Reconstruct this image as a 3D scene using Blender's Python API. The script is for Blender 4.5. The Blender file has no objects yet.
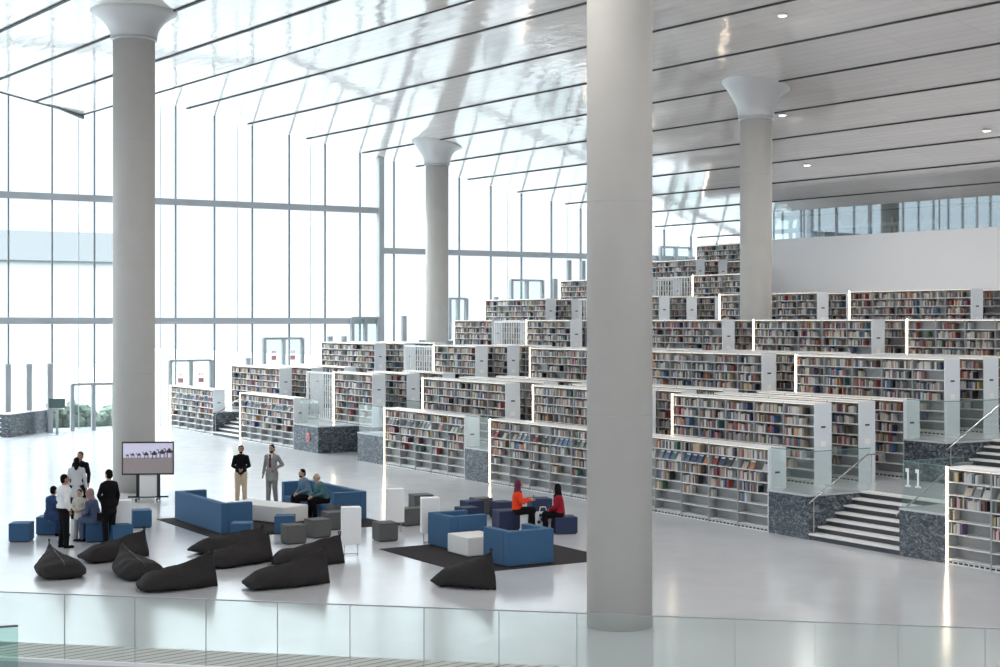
import bpy, bmesh, math, random
from mathutils import Vector, Matrix, noise
C = bpy.context.scene
COL = C.collection
R = math.radians
rnd = random.Random(7)

# ---------------------------------------------------------------- camera, sky, exposure
F = 1520.0; HOR = 322.0; H = 5.6
cd = bpy.data.cameras.new('camera'); cam = bpy.data.objects.new('camera', cd); COL.objects.link(cam)
cam.location = (0, 0, H); cam.rotation_euler = (R(90), 0, 0)
cd.sensor_width = 36; cd.lens = 36 * F / 1000; cd.shift_y = -(333.5 - HOR) / 1000; cd.clip_end = 2000
C.camera = cam
w = bpy.data.worlds.new('sky'); C.world = w; w.use_nodes = True
nt = w.node_tree; bg = nt.nodes['Background']
tc = nt.nodes.new('ShaderNodeTexCoord'); sp = nt.nodes.new('ShaderNodeSeparateXYZ'); cr = nt.nodes.new('ShaderNodeValToRGB')
nt.links.new(tc.outputs['Generated'], sp.inputs[0]); nt.links.new(sp.outputs['Z'], cr.inputs[0]); nt.links.new(cr.outputs[0], bg.inputs[0])
cr.color_ramp.elements[0].position = .15; cr.color_ramp.elements[0].color = (.098, .112, .125, 1)
cr.color_ramp.elements[1].position = .55; cr.color_ramp.elements[1].color = (.88, .95, 1, 1)
hz = cr.color_ramp.elements.new(.30); hz.color = (.50, .52, .54, 1)
bg.inputs[1].default_value = 9.5
C.view_settings.view_transform = 'Standard'; C.view_settings.look = 'None'
C.view_settings.gamma = 1; C.view_settings.use_curve_mapping = False; C.view_settings.exposure = 0.36
sd = bpy.data.lights.new('sun', 'SUN'); sun = bpy.data.objects.new('sun', sd); COL.objects.link(sun)
sd.energy = 2.0; sd.angle = R(3); sd.color = (1, .95, .88)
sun.rotation_euler = (R(62), 0, R(215))

# ---------------------------------------------------------------- frames and helpers
AL = math.atan2(930, F); CA, SA = math.cos(AL), math.sin(AL)
def W(a, b, z=0): return Vector((CA * a - SA * b, SA * a + CA * b, z))
def ab(x, y): return (CA * x + SA * y, -SA * x + CA * y)
def G(px, py, z=0):
    """photo pixel to the point of the plane at height z"""
    Y = F * (H - z) / (py - HOR); return Vector(((px - 500) / F * Y, Y, z))
def fac(px, b=78.5):
    xr = (px - 500) / F; return b * (SA + CA * xr) / (CA - SA * xr)

def node(m, t): return m.node_tree.nodes.new(t)
def mat(name, col, rough=.5, metal=0., spec=.5, noise_amt=0., nscale=5., bump=0., bscale=40., emit=0., coat=0.):
    m = bpy.data.materials.new(name); m.use_nodes = True; n = m.node_tree; p = n.nodes['Principled BSDF']
    p.inputs['Base Color'].default_value = (*col, 1); p.inputs['Roughness'].default_value = rough
    p.inputs['Metallic'].default_value = metal; p.inputs['Specular IOR Level'].default_value = spec
    p.inputs['Coat Weight'].default_value = coat
    if emit:
        p.inputs['Emission Color'].default_value = (*col, 1); p.inputs['Emission Strength'].default_value = emit
    if noise_amt or bump:
        t = node(m, 'ShaderNodeTexCoord')
    if noise_amt:
        nz = node(m, 'ShaderNodeTexNoise'); nz.inputs['Scale'].default_value = nscale; nz.inputs['Detail'].default_value = 6
        mx = node(m, 'ShaderNodeMix'); mx.data_type = 'RGBA'
        n.links.new(t.outputs['Object'], nz.inputs['Vector']); n.links.new(nz.outputs['Fac'], mx.inputs[0])
        mx.inputs[6].default_value = (*[c * (1 - noise_amt) for c in col], 1); mx.inputs[7].default_value = (*[min(1, c * (1 + noise_amt)) for c in col], 1)
        n.links.new(mx.outputs[2], p.inputs['Base Color'])
    if bump:
        nb = node(m, 'ShaderNodeTexNoise'); nb.inputs['Scale'].default_value = bscale; bp = node(m, 'ShaderNodeBump')
        bp.inputs['Strength'].default_value = bump; bp.inputs['Distance'].default_value = .02
        n.links.new(t.outputs['Object'], nb.inputs['Vector']); n.links.new(nb.outputs['Fac'], bp.inputs['Height']); n.links.new(bp.outputs[0], p.inputs['Normal'])
    return m

def glass_mat(name, tint, refl=1.0, haze=0.):
    m = bpy.data.materials.new(name); m.use_nodes = True; n = m.node_tree; n.nodes.remove(n.nodes['Principled BSDF'])
    out = n.nodes['Material Output']; tr = node(m, 'ShaderNodeBsdfTransparent'); gl = node(m, 'ShaderNodeBsdfGlossy')
    tr.inputs[0].default_value = (*tint, 1); gl.inputs['Roughness'].default_value = .02; gl.inputs[0].default_value = (1, 1, 1, 1)
    fr = node(m, 'ShaderNodeLayerWeight'); fr.inputs[0].default_value = .5
    pw = node(m, 'ShaderNodeMath'); pw.operation = 'POWER'; pw.inputs[1].default_value = 4
    mul = node(m, 'ShaderNodeMath'); mul.operation = 'MULTIPLY_ADD'; mul.inputs[1].default_value = .7 * refl; mul.inputs[2].default_value = .03 * refl
    mx = node(m, 'ShaderNodeMixShader')
    n.links.new(fr.outputs['Facing'], pw.inputs[0]); n.links.new(pw.outputs[0], mul.inputs[0]); n.links.new(mul.outputs[0], mx.inputs[0]); n.links.new(tr.outputs[0], mx.inputs[1]); n.links.new(gl.outputs[0], mx.inputs[2])
    last = mx
    if haze:
        df = node(m, 'ShaderNodeBsdfDiffuse'); df.inputs[0].default_value = (.8, .9, .88, 1); m2 = node(m, 'ShaderNodeMixShader'); m2.inputs[0].default_value = haze
        n.links.new(mx.outputs[0], m2.inputs[1]); n.links.new(df.outputs[0], m2.inputs[2]); last = m2
    n.links.new(last.outputs[0], out.inputs[0]); return m

def granite_mat():
    m = mat('granite', (.1, .12, .15), .25); n = m.node_tree; p = n.nodes['Principled BSDF']
    t = node(m, 'ShaderNodeTexCoord'); mp = node(m, 'ShaderNodeMapping'); mp.inputs['Scale'].default_value = (1, 1, 1.9); mp.inputs['Rotation'].default_value = (.3, .2, .4)
    a = node(m, 'ShaderNodeTexNoise'); a.inputs['Scale'].default_value = 3.4; a.inputs['Detail'].default_value = 9; a.inputs['Distortion'].default_value = 2.6; a.inputs['Roughness'].default_value = .68
    r = node(m, 'ShaderNodeValToRGB'); e = r.color_ramp.elements
    e[0].position = .36; e[0].color = (.022, .028, .038, 1); e[1].position = .72; e[1].color = (.34, .37, .40, 1)
    k = r.color_ramp.elements.new(.5); k.color = (.060, .075, .092, 1)
    n.links.new(t.outputs['Object'], mp.inputs[0]); n.links.new(mp.outputs[0], a.inputs['Vector']); n.links.new(a.outputs['Fac'], r.inputs[0]); n.links.new(r.outputs[0], p.inputs['Base Color'])
    return m

def floor_mat():
    m = mat('terrazzo', (.57, .565, .56), .13, spec=.5); n = m.node_tree; p = n.nodes['Principled BSDF']
    t = node(m, 'ShaderNodeTexCoord'); a = node(m, 'ShaderNodeTexNoise'); a.inputs['Scale'].default_value = .35; a.inputs['Detail'].default_value = 5; a.inputs['Distortion'].default_value = 1.5
    mx = node(m, 'ShaderNodeMix'); mx.data_type = 'RGBA'; mx.inputs[6].default_value = (.50, .52, .545, 1); mx.inputs[7].default_value = (.58, .595, .62, 1)
    n.links.new(t.outputs['Object'], a.inputs['Vector']); n.links.new(a.outputs['Fac'], mx.inputs[0]); n.links.new(mx.outputs[2], p.inputs['Base Color'])
    b = node(m, 'ShaderNodeTexNoise'); b.inputs['Scale'].default_value = 1.6; b.inputs['Detail'].default_value = 3
    mr = node(m, 'ShaderNodeMapRange'); mr.inputs[3].default_value = .12; mr.inputs[4].default_value = .22
    n.links.new(t.outputs['Object'], b.inputs['Vector']); n.links.new(b.outputs['Fac'], mr.inputs[0]); n.links.new(mr.outputs[0], p.inputs['Roughness'])
    bp = node(m, 'ShaderNodeBump'); bp.inputs['Strength'].default_value = .02; bp.inputs['Distance'].default_value = .02
    n.links.new(b.outputs['Fac'], bp.inputs['Height']); n.links.new(bp.outputs[0], p.inputs['Normal'])
    return m

def ceiling_mat():
    """glossy pale lacquered metal sheets with joints across the seams"""
    m = mat('ceiling_sheet', (.63, .62, .62), .06, spec=.6, metal=.15); n = m.node_tree; p = n.nodes['Principled BSDF']
    t = node(m, 'ShaderNodeTexCoord'); mp = node(m, 'ShaderNodeMapping'); mp.inputs['Rotation'].default_value = (0, 0, R(-126.4)); mp.inputs['Scale'].default_value = (1, 1, 0)
    n.links.new(t.outputs['Object'], mp.inputs[0])
    br = node(m, 'ShaderNodeTexBrick'); br.inputs['Scale'].default_value = 1; br.inputs['Brick Width'].default_value = 3.2; br.inputs['Row Height'].default_value = .45
    br.inputs['Mortar Size'].default_value = .012; br.inputs['Color1'].default_value = (.78, .73, .70, 1); br.inputs['Color2'].default_value = (.74, .69, .665, 1); br.inputs['Mortar'].default_value = (.58, .56, .55, 1)
    br.offset = 0
    n.links.new(mp.outputs[0], br.inputs[0]); n.links.new(br.outputs[0], p.inputs['Base Color'])
    w1 = node(m, 'ShaderNodeTexNoise'); w1.inputs['Scale'].default_value = .9; w1.inputs['Detail'].default_value = 4
    mp2 = node(m, 'ShaderNodeMapping'); mp2.inputs['Scale'].default_value = (.5, 2.4, 0); n.links.new(mp.outputs[0], mp2.inputs[0]); n.links.new(mp2.outputs[0], w1.inputs[0])
    bp = node(m, 'ShaderNodeBump'); bp.inputs['Strength'].default_value = .22; bp.inputs['Distance'].default_value = .05
    n.links.new(w1.outputs['Fac'], bp.inputs['Height']); n.links.new(bp.outputs[0], p.inputs['Normal'])
    return m

M = {
 'floor': floor_mat(), 'ceiling': ceiling_mat(), 'granite': granite_mat(),
 'concrete': mat('concrete', (.51, .49, .46), .7, noise_amt=.06, nscale=1.5, bump=.1, bscale=9),
 'capital': mat('white_metal_skin', (.52, .515, .51), .35, metal=.1),
 'seam': mat('dark_gap', (.02, .02, .022), .6),
 'steel': mat('grey_steel', (.33, .35, .37), .4, metal=.3), 'fin': mat('dark_fin', (.10, .11, .12), .5), 'rail': mat('pale_grey_steel', (.36, .38, .40), .5),
 'pane': glass_mat('facade_glass', (.93, .98, .98), .8), 'glass': glass_mat('balustrade_glass', (.93, .965, .955), 1.0, .025), 'gallery_glass': glass_mat('gallery_glass', (.85, .93, .95), 8.0), 'glass_green': glass_mat('green_glass', (.76, .88, .85), 1.0, .03), 'glass_edge': mat('glass_edge', (.13, .24, .22), .2),
 'white': mat('white_lacquer', (.78, .78, .78), .4), 'shelfwhite': mat('shelf_white', (.74, .75, .75), .4), 'shelfback': mat('shelf_back', (.34, .345, .345), .5), 'panel': mat('end_panel_grey', (.70, .74, .77), .45),
 'led': mat('led', (1, .80, .58), .5, emit=11.0), 'ledcool': mat('led_cool', (1, .88, .72), .5, emit=.9),
 'dark': mat('black_plastic', (.015, .015, .018), .4), 'rubber': mat('rubber', (.03, .03, .03), .8),
 'blue': mat('blue_felt', (.035, .105, .21), .85, bump=.15, bscale=150), 'navy': mat('navy_felt', (.022, .034, .085), .85, bump=.15, bscale=150),
 'greyfelt': mat('grey_felt', (.10, .10, .10), .9, bump=.15, bscale=150), 'whitefelt': mat('white_upholstery', (.72, .72, .70), .7),
 'bean': mat('charcoal_cloth', (.030, .0275, .028), .9, spec=.15, noise_amt=.2, nscale=30, bump=.5, bscale=25), 'rug': mat('dark_rug', (.038, .035, .037), .95, spec=.1, noise_amt=.25, nscale=60, bump=.4, bscale=200),
 'tread': mat('pale_stone_tread', (.80, .79, .78), .35), 'riser': mat('dark_riser', (.035, .042, .05), .4), 'wall': mat('painted_wall', (.86, .85, .85), .7), 'interior': mat('inner_wall', (.45, .46, .48), .7),
 'slat': mat('pale_timber', (.55, .53, .50), .5), 'brown': mat('brown_timber', (.19, .13, .09), .6), 'ground': mat('outer_paving', (.15, .165, .17), .9), 'leaf': mat('leaf_green', (.10, .13, .10), .8, noise_amt=.3, nscale=3),
 'lettering': mat('white_lettering', (.85, .88, .88), .5), 'red': mat('red_print', (.50, .20, .22), .6), 'paper': mat('white_paper', (.85, .85, .82), .7), 'ink': mat('dark_print', (.05, .06, .08), .6),
 'chrome': mat('chrome', (.6, .6, .6), .2, metal=1),
 'house': mat('pale_render', (.3, .31, .31), .9), 'houseband': mat('grey_render', (.17, .18, .185), .9),
 'skin': mat('skin', (.36, .19, .12), .55), 'skinlight': mat('skin_light', (.50, .31, .22), .55), 'hair': mat('black_hair', (.008, .007, .007), .9, spec=.1),
}
def cloth(name, c): 
    M[name] = mat(name + '_cloth', c, .9, spec=.12, noise_amt=.1, nscale=12); return M[name]
for k, c in dict(cshirt=(.75, .75, .75), cblack=(.007, .007, .009), ckhaki=(.55, .45, .33), cgrey=(.26, .26, .25), cgreyt=(.22, .22, .22), cnavy=(.03, .06, .14), cslate=(.09, .12, .20), cteal=(.07, .16, .17), csteel=(.12, .20, .28), corange=(.75, .06, .02), cmaroon=(.13, .03, .06), cred=(.28, .015, .03), cfloral=(.55, .52, .46), cpink=(.34, .22, .22), cpale=(.52, .53, .55)).items(): cloth(k, c)
bookcols = dict(white=(.62, .61, .58), cream=(.55, .47, .36), tan=(.38, .26, .16), grey=(.30, .31, .32), black=(.03, .03, .035), red=(.38, .03, .03), maroon=(.15, .03, .04), navy=(.03, .05, .16), blue=(.07, .17, .36), teal=(.05, .17, .19), green=(.07, .18, .09), orange=(.55, .20, .05), yellow=(.62, .46, .12), brown=(.14, .08, .05), pink=(.55, .27, .30), purple=(.14, .08, .2))
bookweights = [24, 18, 12, 12, 8, 6, 5, 5, 4, 3, 2, 4, 2, 7, 4, 1]
for k, c in bookcols.items():
    g_ = sum(c) / 3; c = [.85 * (.75 * q + .25 * g_) for q in c]; M['book_' + k] = mat('book_cover_' + k, [min(1, q) for q in c], .55)
BK = list(bookcols)

def tag(o, label=None, cat=None, group=None, kind=None):
    if label: o['label'] = label
    if cat: o['category'] = cat
    if group: o['group'] = group
    if kind: o['kind'] = kind
    return o
def empty(name, loc=(0, 0, 0), rz=0, label=None, cat=None, group=None, kind=None):
    o = bpy.data.objects.new(name, None); COL.objects.link(o); o.location = loc; o.rotation_euler = (0, 0, rz); o.empty_display_size = .2
    return tag(o, label, cat, group, kind)
def link(name, me, m=None, parent=None, loc=(0, 0, 0), rz=0):
    if m is not None and not me.materials:
        for k in (m if isinstance(m, (list, tuple)) else [m]): me.materials.append(k)
    o = bpy.data.objects.new(name, me); COL.objects.link(o); o.parent = parent; o.location = loc; o.rotation_euler = (0, 0, rz); return o
def mesh(name, bm, smooth=False):
    me = bpy.data.meshes.new(name); bm.normal_update(); bm.to_mesh(me); bm.free()
    if smooth:
        for p in me.polygons: p.use_smooth = True
    return me
def obj(name, bm, m, parent=None, loc=(0, 0, 0), rz=0, smooth=False): return link(name, mesh(name, bm, smooth), m, parent, loc, rz)
def box(bm, x0, x1, y0, y1, z0, z1, mi=0, bev=0.):
    r = bmesh.ops.create_cube(bm, size=1); vs = r['verts']
    for v in vs: v.co = ((x0 + x1) / 2 + v.co.x * (x1 - x0), (y0 + y1) / 2 + v.co.y * (y1 - y0), (z0 + z1) / 2 + v.co.z * (z1 - z0))
    if mi:
        for f in {f for v in vs for f in v.link_faces}: f.material_index = mi
    if bev: bmesh.ops.bevel(bm, geom=list({e for v in vs for e in v.link_edges}), offset=bev, segments=3, affect='EDGES', profile=.6)
    return vs
def BX(*a, **k):
    bm = bmesh.new(); box(bm, *a, **k); return bm
def prism(bm, pts, z0, z1):
    lo = [bm.verts.new((p[0], p[1], z0)) for p in pts]; hi = [bm.verts.new((p[0], p[1], z1)) for p in pts]
    bm.faces.new(lo[::-1]); bm.faces.new(hi); n = len(pts)
    for i in range(n): bm.faces.new((lo[i], lo[(i + 1) % n], hi[(i + 1) % n], hi[i]))
def slabpoly(bm, pts, th):
    """3D polygon given thickness along +z"""
    lo = [bm.verts.new(p) for p in pts]; hi = [bm.verts.new((p[0], p[1], p[2] + th)) for p in pts]
    bm.faces.new(lo[::-1]); bm.faces.new(hi); n = len(pts)
    for i in range(n): bm.faces.new((lo[i], lo[(i + 1) % n], hi[(i + 1) % n], hi[i]))
def tube(bm, p0, p1, r, r1=None, seg=10):
    p0, p1 = Vector(p0), Vector(p1); d = p1 - p0
    mt = Matrix.Translation((p0 + p1) / 2) @ d.to_track_quat('Z', 'Y').to_matrix().to_4x4()
    return bmesh.ops.create_cone(bm, cap_ends=True, segments=seg, radius1=r, radius2=r if r1 is None else r1, depth=d.length, matrix=mt)['verts']
def bar(bm, p0, p1, wd, ht):
    """rectangular bar between two points; wd across, ht in z"""
    p0, p1 = Vector(p0), Vector(p1); d = (p1 - p0); n = Vector((-d.y, d.x, 0)).normalized() * wd / 2; u = Vector((0, 0, ht / 2))
    vs = [bm.verts.new(p + s * n + t * u) for p in (p0, p1) for s, t in ((-1, -1), (1, -1), (1, 1), (-1, 1))]
    for q in ((0, 1, 2, 3), (7, 6, 5, 4), (0, 4, 5, 1), (1, 5, 6, 2), (2, 6, 7, 3), (3, 7, 4, 0)): bm.faces.new([vs[i] for i in q])
def lathe(bm, prof, seg=48):
    rings = [[bm.verts.new((r * math.cos(2 * math.pi * k / seg), r * math.sin(2 * math.pi * k / seg), z)) for k in range(seg)] for r, z in prof]
    for i in range(len(rings) - 1):
        for k in range(seg): bm.faces.new((rings[i][k], rings[i][(k + 1) % seg], rings[i + 1][(k + 1) % seg], rings[i + 1][k]))
    bm.faces.new(rings[0][::-1]); bm.faces.new(rings[-1])
def copy_tree(o, parent=None):
    c = o.copy(); COL.objects.link(c); c.parent = parent
    for ch in list(o.children): copy_tree(ch, c)
    return c

# ---------------------------------------------------------------- floor
P_BL, P_BR = Vector((-8.32, 25.3, 0)), Vector((7.34, 22.25, 0))
bd = (P_BR - P_BL).normalized()
q0, q1 = P_BL - bd * 1.0, P_BR + bd * 25
bm = bmesh.new(); far = [W(80, 78.7), W(-45, 78.7)]
prism(bm, [(q0.x, q0.y), (q1.x, q1.y), (75, 18), (far[0].x + 20, far[0].y), (far[0].x, far[0].y), (far[1].x, far[1].y), (-75, 25.5), (q0.x - .5, 25.8)], -.3, 0)
tag(obj('floor', bm, M['floor']), kind='structure')
bm = bmesh.new(); box(bm, -60, 70, -12, 30, -4.2, -4)
tag(obj('floor_lower', bm, M['brown']), kind='structure')

# ---------------------------------------------------------------- ceiling
def zR(x, y): return H + 17.4 - .17 * (.805 * x + .593 * y)
ZL = H + 10.3
def zL(x, y): return ZL
sdir = Vector((-.593, .805, 0)); nn = Vector((.805, .593, 0))
def rayL(px, py): Z = (ZL - H) / ((HOR - py) / F); return Vector(((px - 500) / F * Z, Z, 0))
P2 = rayL(82, 115); P1 = rayL(0, 92); ed1 = (P1 - P2).normalized(); Pn = P2 - sdir * 110
F0, F1 = W(80, 78.6), W(-45, 78.6)
bm = bmesh.new()
ptsR = [F1, Vector((-75, -40, 0)), Vector((95, -40, 0)), F0 + Vector((3, 2, 0))]
slabpoly(bm, [(p.x, p.y, zR(p.x, p.y)) for p in ptsR], .4)
ceil = tag(obj('ceiling', bm, M['ceiling']), kind='structure')
bm = bmesh.new()
P0 = P2 + ed1 * 30; ptsL = [P2, P0, Vector((-75, P0.y - 8, 0)), Vector((-75, -40, 0)), Pn]
prism(bm, [(p.x, p.y) for p in ptsL], ZL, ZL + 1.2)
obj('ceiling_facet', bm, M['ceiling'], ceil)
# seams: gaps between the long sheets
def facade_hit(p, d):
    b0 = ab(p.x, p.y)[1]; db = ab(d.x, d.y)[1]; return p + d * ((78.4 - b0) / db)
for i in range(17):
    c = 31.42 + 3.48 * i
    p = nn * c; e = facade_hit(p, sdir); e = p + sdir * min((e - p).length, 200); s0 = p - sdir * 45
    bm = bmesh.new(); bar(bm, (s0.x, s0.y, zR(s0.x, s0.y) - .01), (e.x, e.y, zR(e.x, e.y) - .01), .13, .06)
    obj('ceiling_seam', bm, M['seam'], ceil)
cF = P2.dot(nn)
for i in range(1, 9):
    p = nn * (cF - 3.48 * i); nrm = Vector((-ed1.y, ed1.x, 0)); t = (P2 - p).dot(nrm) / sdir.dot(nrm); e = p + sdir * t; s0 = p - sdir * 45
    bm = bmesh.new(); bar(bm, (s0.x, s0.y, ZL - .01), (e.x, e.y, ZL - .01), .13, .06); obj('ceiling_seam', bm, M['seam'], ceil)
bm = bmesh.new(); bar(bm, (P2.x, P2.y, ZL - .01), (Pn.x, Pn.y, ZL - .01), .07, .05); obj('ceiling_seam', bm, M['seam'], ceil)
bm = bmesh.new(); bar(bm, (P2.x, P2.y, ZL - .01), (P0.x, P0.y, ZL - .01), .1, .05); obj('ceiling_seam', bm, M['seam'], ceil)
# dark wedge under the corner of the lower sheet
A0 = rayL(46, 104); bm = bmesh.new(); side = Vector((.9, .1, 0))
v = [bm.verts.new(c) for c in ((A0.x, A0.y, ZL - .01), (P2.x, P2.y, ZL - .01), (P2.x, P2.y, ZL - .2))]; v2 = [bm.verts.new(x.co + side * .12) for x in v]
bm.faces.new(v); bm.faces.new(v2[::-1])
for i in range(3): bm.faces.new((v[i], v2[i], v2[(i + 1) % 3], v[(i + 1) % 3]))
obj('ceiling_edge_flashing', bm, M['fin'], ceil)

# ---------------------------------------------------------------- facade (plane b = 78.5, mullions every 2.19 m)
def top_at(a):
    p = W(a, 78.5)
    return zR(p.x, p.y)
a_post = fac(379.5)
wins = [tag(empty('window_1', W(0, 78.5), AL), kind='structure'), tag(empty('window_2', W(0, 78.5), AL), kind='structure')]
def facade_part(win, a0, a1, rails):
    n = 12; bm = bmesh.new()
    us = [a0 + (a1 - a0) * i / n for i in range(n + 1)]
    for i in range(len(us) - 1):
        vs = [bm.verts.new(c) for c in ((us[i], 0, 0), (us[i + 1], 0, 0), (us[i + 1], 0, top_at(us[i + 1])), (us[i], 0, top_at(us[i])))]
        bm.faces.new(vs)
    obj('glass_pane', bm, M['pane'], win)
    for z in rails: obj('window_rail', BX(a0, a1, -.18, .1, z - .17, z + .17), M['rail'], win)
a_m0 = fac(52)
facade_part(wins[0], -44, a_post, (5.66, 12.02)); facade_part(wins[1], a_post, 79, (9.72,))
k = -24
while True:
    a = a_m0 + 2.19 * k; k += 1
    if a > 76: break
    wn = wins[0] if a < a_post else wins[1]
    obj('mullion', BX(a - .028, a + .028, -.08, .08, 0, top_at(a) - .02), M['fin'], wn)
    if k % 2: obj('hanger_rod', BX(a + 1.5, a + 1.54, .5, .54, 0, top_at(a) - .3), M['rail'], wn)
obj('facade_post', BX(a_post - .16, a_post + .16, -.3, .1, 0, top_at(a_post)), M['rail'], wins[0])

# ground and things outside the glass
bm = bmesh.new(); box(bm, -60, 110, 79.2, 380, -.4, -.1); go = obj('ground_outside', bm, M['ground'], None, (0, 0, 0), AL); tag(go, kind='structure')
e = empty('building', W(-140, 200), AL, 'long pale flat-roofed building seen faintly through the glass wall', 'building')
obj('wall', BX(0, 202, 0, 18, -.1, 13.6), M['house'], e); obj('roof_band', BX(-.3, 202.3, -.6, 18.3, 13.6, 17.4), M['houseband'], e)
def bush(px0, px1, py, hgt, label):
    a0, a1 = fac(px0, 83), fac(px1, 83); bm = bmesh.new(); rr = random.Random(int(px0))
    for i in range(140):
        u = rr.random(); c = Vector((a0 + (a1 - a0) * u, 83 + rr.uniform(-.6, .6), hgt * rr.random() * (.6 + .4 * math.sin(u * 9))))
        mt = Matrix.Translation(c) @ Matrix.Rotation(rr.random() * 6, 4, Vector((rr.random(), rr.random(), rr.random() + .1)).normalized())
        bmesh.ops.create_icosphere(bm, subdivisions=1, radius=.22 + .2 * rr.random(), matrix=mt)
    tag(obj('hedge', bm, M['leaf'], None, (0, 0, 0), AL), label, 'hedge', kind='stuff')
bush(50, 78, 430, 1.1, 'low green hedge outside the glass behind the board sign'); bush(78, 116, 430, .8, 'low green hedge outside the glass behind the entrance door')

# doors set in the glass at the level of each terrace
TZ = [0, 1.15, 2.3, 3.45, 4.6, 5.75, 6.9, 8.05]
def facade_door(i, x0, x1, z, marks=True):
    a0, a1 = fac(x0, 78.2), fac(x1, 78.2); d = tag(empty('door_%d' % i, W(a0, 78.2, z), AL), kind='structure'); L = a1 - a0
    for u in (0, L / 2, L): obj('door_post', BX(u - .09, u + .09, -.15, .1, 0, 2.4), M['steel'], d)
    obj('door_head', BX(0, L, -.1, .1, 2.32, 2.45), M['steel'], d)
    bm = bmesh.new(); box(bm, .1, L / 2 - .1, -.02, .02, .03, 2.3); box(bm, L / 2 + .1, L - .1, -.02, .02, .03, 2.3); obj('door_glass', bm, M['glass'], d)
    if marks:
        for u in (L * .25, L * .75):
            bm = bmesh.new(); box(bm, u - .15, u + .15, -.05, -.03, 1.2, 1.45); 
            for q in range(3): box(bm, u - .12 + q * .09, u - .07 + q * .09, -.05, -.03, 1.56, 1.72)
            obj('red_notice', bm, M['red'], d)
for i, (x0, x1, n) in enumerate(((72, 114, 0), (170, 211, 1), (264, 302, 2), (352, 378, 3), (449, 466, 4), (511, 542, 5), (660, 690, 7))): facade_door(i + 1, x0, x1, TZ[n], n in (1, 2))
for i, (px, n) in enumerate(((8, 0), (29, 0), (50, 0), (248, 1), (330, 2), (344, 2), (404, 3), (496, 4), (555, 5), (569, 6), (583, 6))):
    o = obj('stanchion', BX(-.13, .13, -.1, .1, 0, 3.5 if n == 0 else 2.5), M['steel'], None, W(fac(px, 77.6), 77.6, TZ[n]), AL)
    where = ['behind the granite stair block', 'on the first terrace', 'on the second terrace', 'on the third terrace', 'on the fourth terrace', 'on the fifth terrace', 'on the sixth terrace'][n]
    tag(o, 'slim grey steel post standing at the glass wall ' + where, 'post', 'slim posts at the glass wall ' + where)

# recessed lamps added to the hall ceiling, spread to brighten the right side
dl = bmesh.new(); lathe(dl, [(.18, -.05), (.18, 0)], 24); dl_rim = mesh('lamp_rim', dl); dl_rim.materials.append(M['white'])
dl = bmesh.new(); lathe(dl, [(.14, -.06), (.14, -.05)], 24); dl_lens = mesh('lamp_lens', dl); dl_lens.materials.append(mat('lamp_lens', (1, .95, .88), .4, emit=5))
for (a, b) in ((10, 16), (14, 24), (20, 27), (24, 34), (30, 26), (36, 40), (39, 28), (45, 50), (46, 38), (51, 44), (52, 56), (30, 16), (22, 14), (40, 18)):
    p = W(a, b); low = p.dot(nn) < P2.dot(nn); z = (ZL if low else zR(p.x, p.y)) - .02
    e = empty('added_ceiling_light', (p.x, p.y, z), 0, 'small round recessed lamp added to the pale ribbed ceiling', 'light', 'added ceiling lamps')
    link('lamp_rim', dl_rim, None, e); link('lamp_lens', dl_lens, None, e)
    ld = bpy.data.lights.new('fill_downlight', 'AREA'); ld.shape = 'DISK'; ld.size = .26; ld.energy = 245; ld.color = (1, .96, .92); lo = bpy.data.objects.new('fill_downlight', ld); COL.objects.link(lo); lo.parent = e; lo.location = (0, 0, -.09)

# ---------------------------------------------------------------- columns
def column(px, Z, r, zt, label):
    X = (px - 500) / F * Z; e = empty('column', (X, Z, 0), 0, label, 'column')
    cz = zt - 1.05
    bm = bmesh.new(); lathe(bm, [(r, 0), (r, cz)]); obj('shaft', bm, M['concrete'], e, smooth=True)
    bm = bmesh.new(); lathe(bm, [(r + .004, -.012), (r + .004, .012)]); 
    for z in (3.9, 7.8, 11.6):
        if z < cz: pass
    bm.free()
    for z in (3.9, 7.8, 11.6):
        if z < cz:
            bm = bmesh.new(); lathe(bm, [(r + .003, z - .01), (r + .003, z + .01)]); obj('joint', bm, M['interior'], e)
    zf = zL if px < 400 and Z < 60 or Z < 40 else zR
    zc = zf(X, Z); hc = zc - cz; wfl = .66
    bm = bmesh.new(); pr = [(r, cz - .02), (r + .07, cz), (r + .07, cz + .05)]
    for i in range(11):
        t = i / 10; pr.append((r + .07 + wfl * t ** 2.2, cz + .05 + (hc - .08) * t))
    pr += [(r + .07 + wfl, zc + .3)]
    lathe(bm, pr)
    for v in bm.verts:
        if v.co.z > cz + .6 * hc:
            k = (v.co.z - cz - .6 * hc) / (.4 * hc); v.co.z += min(k, 1) * (zf(X + v.co.x, Z + v.co.y) - zc)
    obj('capital', bm, M['capital'], e, smooth=True)
    return e
def zt_at(px, Z, f): X = (px - 500) / F * Z; return f(X, Z)
column(619.5, 28.05, .605, ZL - .1, 'massive pale concrete column rising beside the glass balustrade and the red-coated women')
column(134, 50.5, .685, H + 281 / F * 50.5 + 1.05, 'grey concrete column with flared top behind the wheeled screen')
column(756, 62.3, .65, H + 202 / F * 62.3 + 1.05, 'pale concrete column with flared top among the upper bookcases')
column(437, 82.0, .62, H + 157 / F * 82.0 + 1.0, 'slim pale concrete column with flared top near the glass wall')

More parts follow.
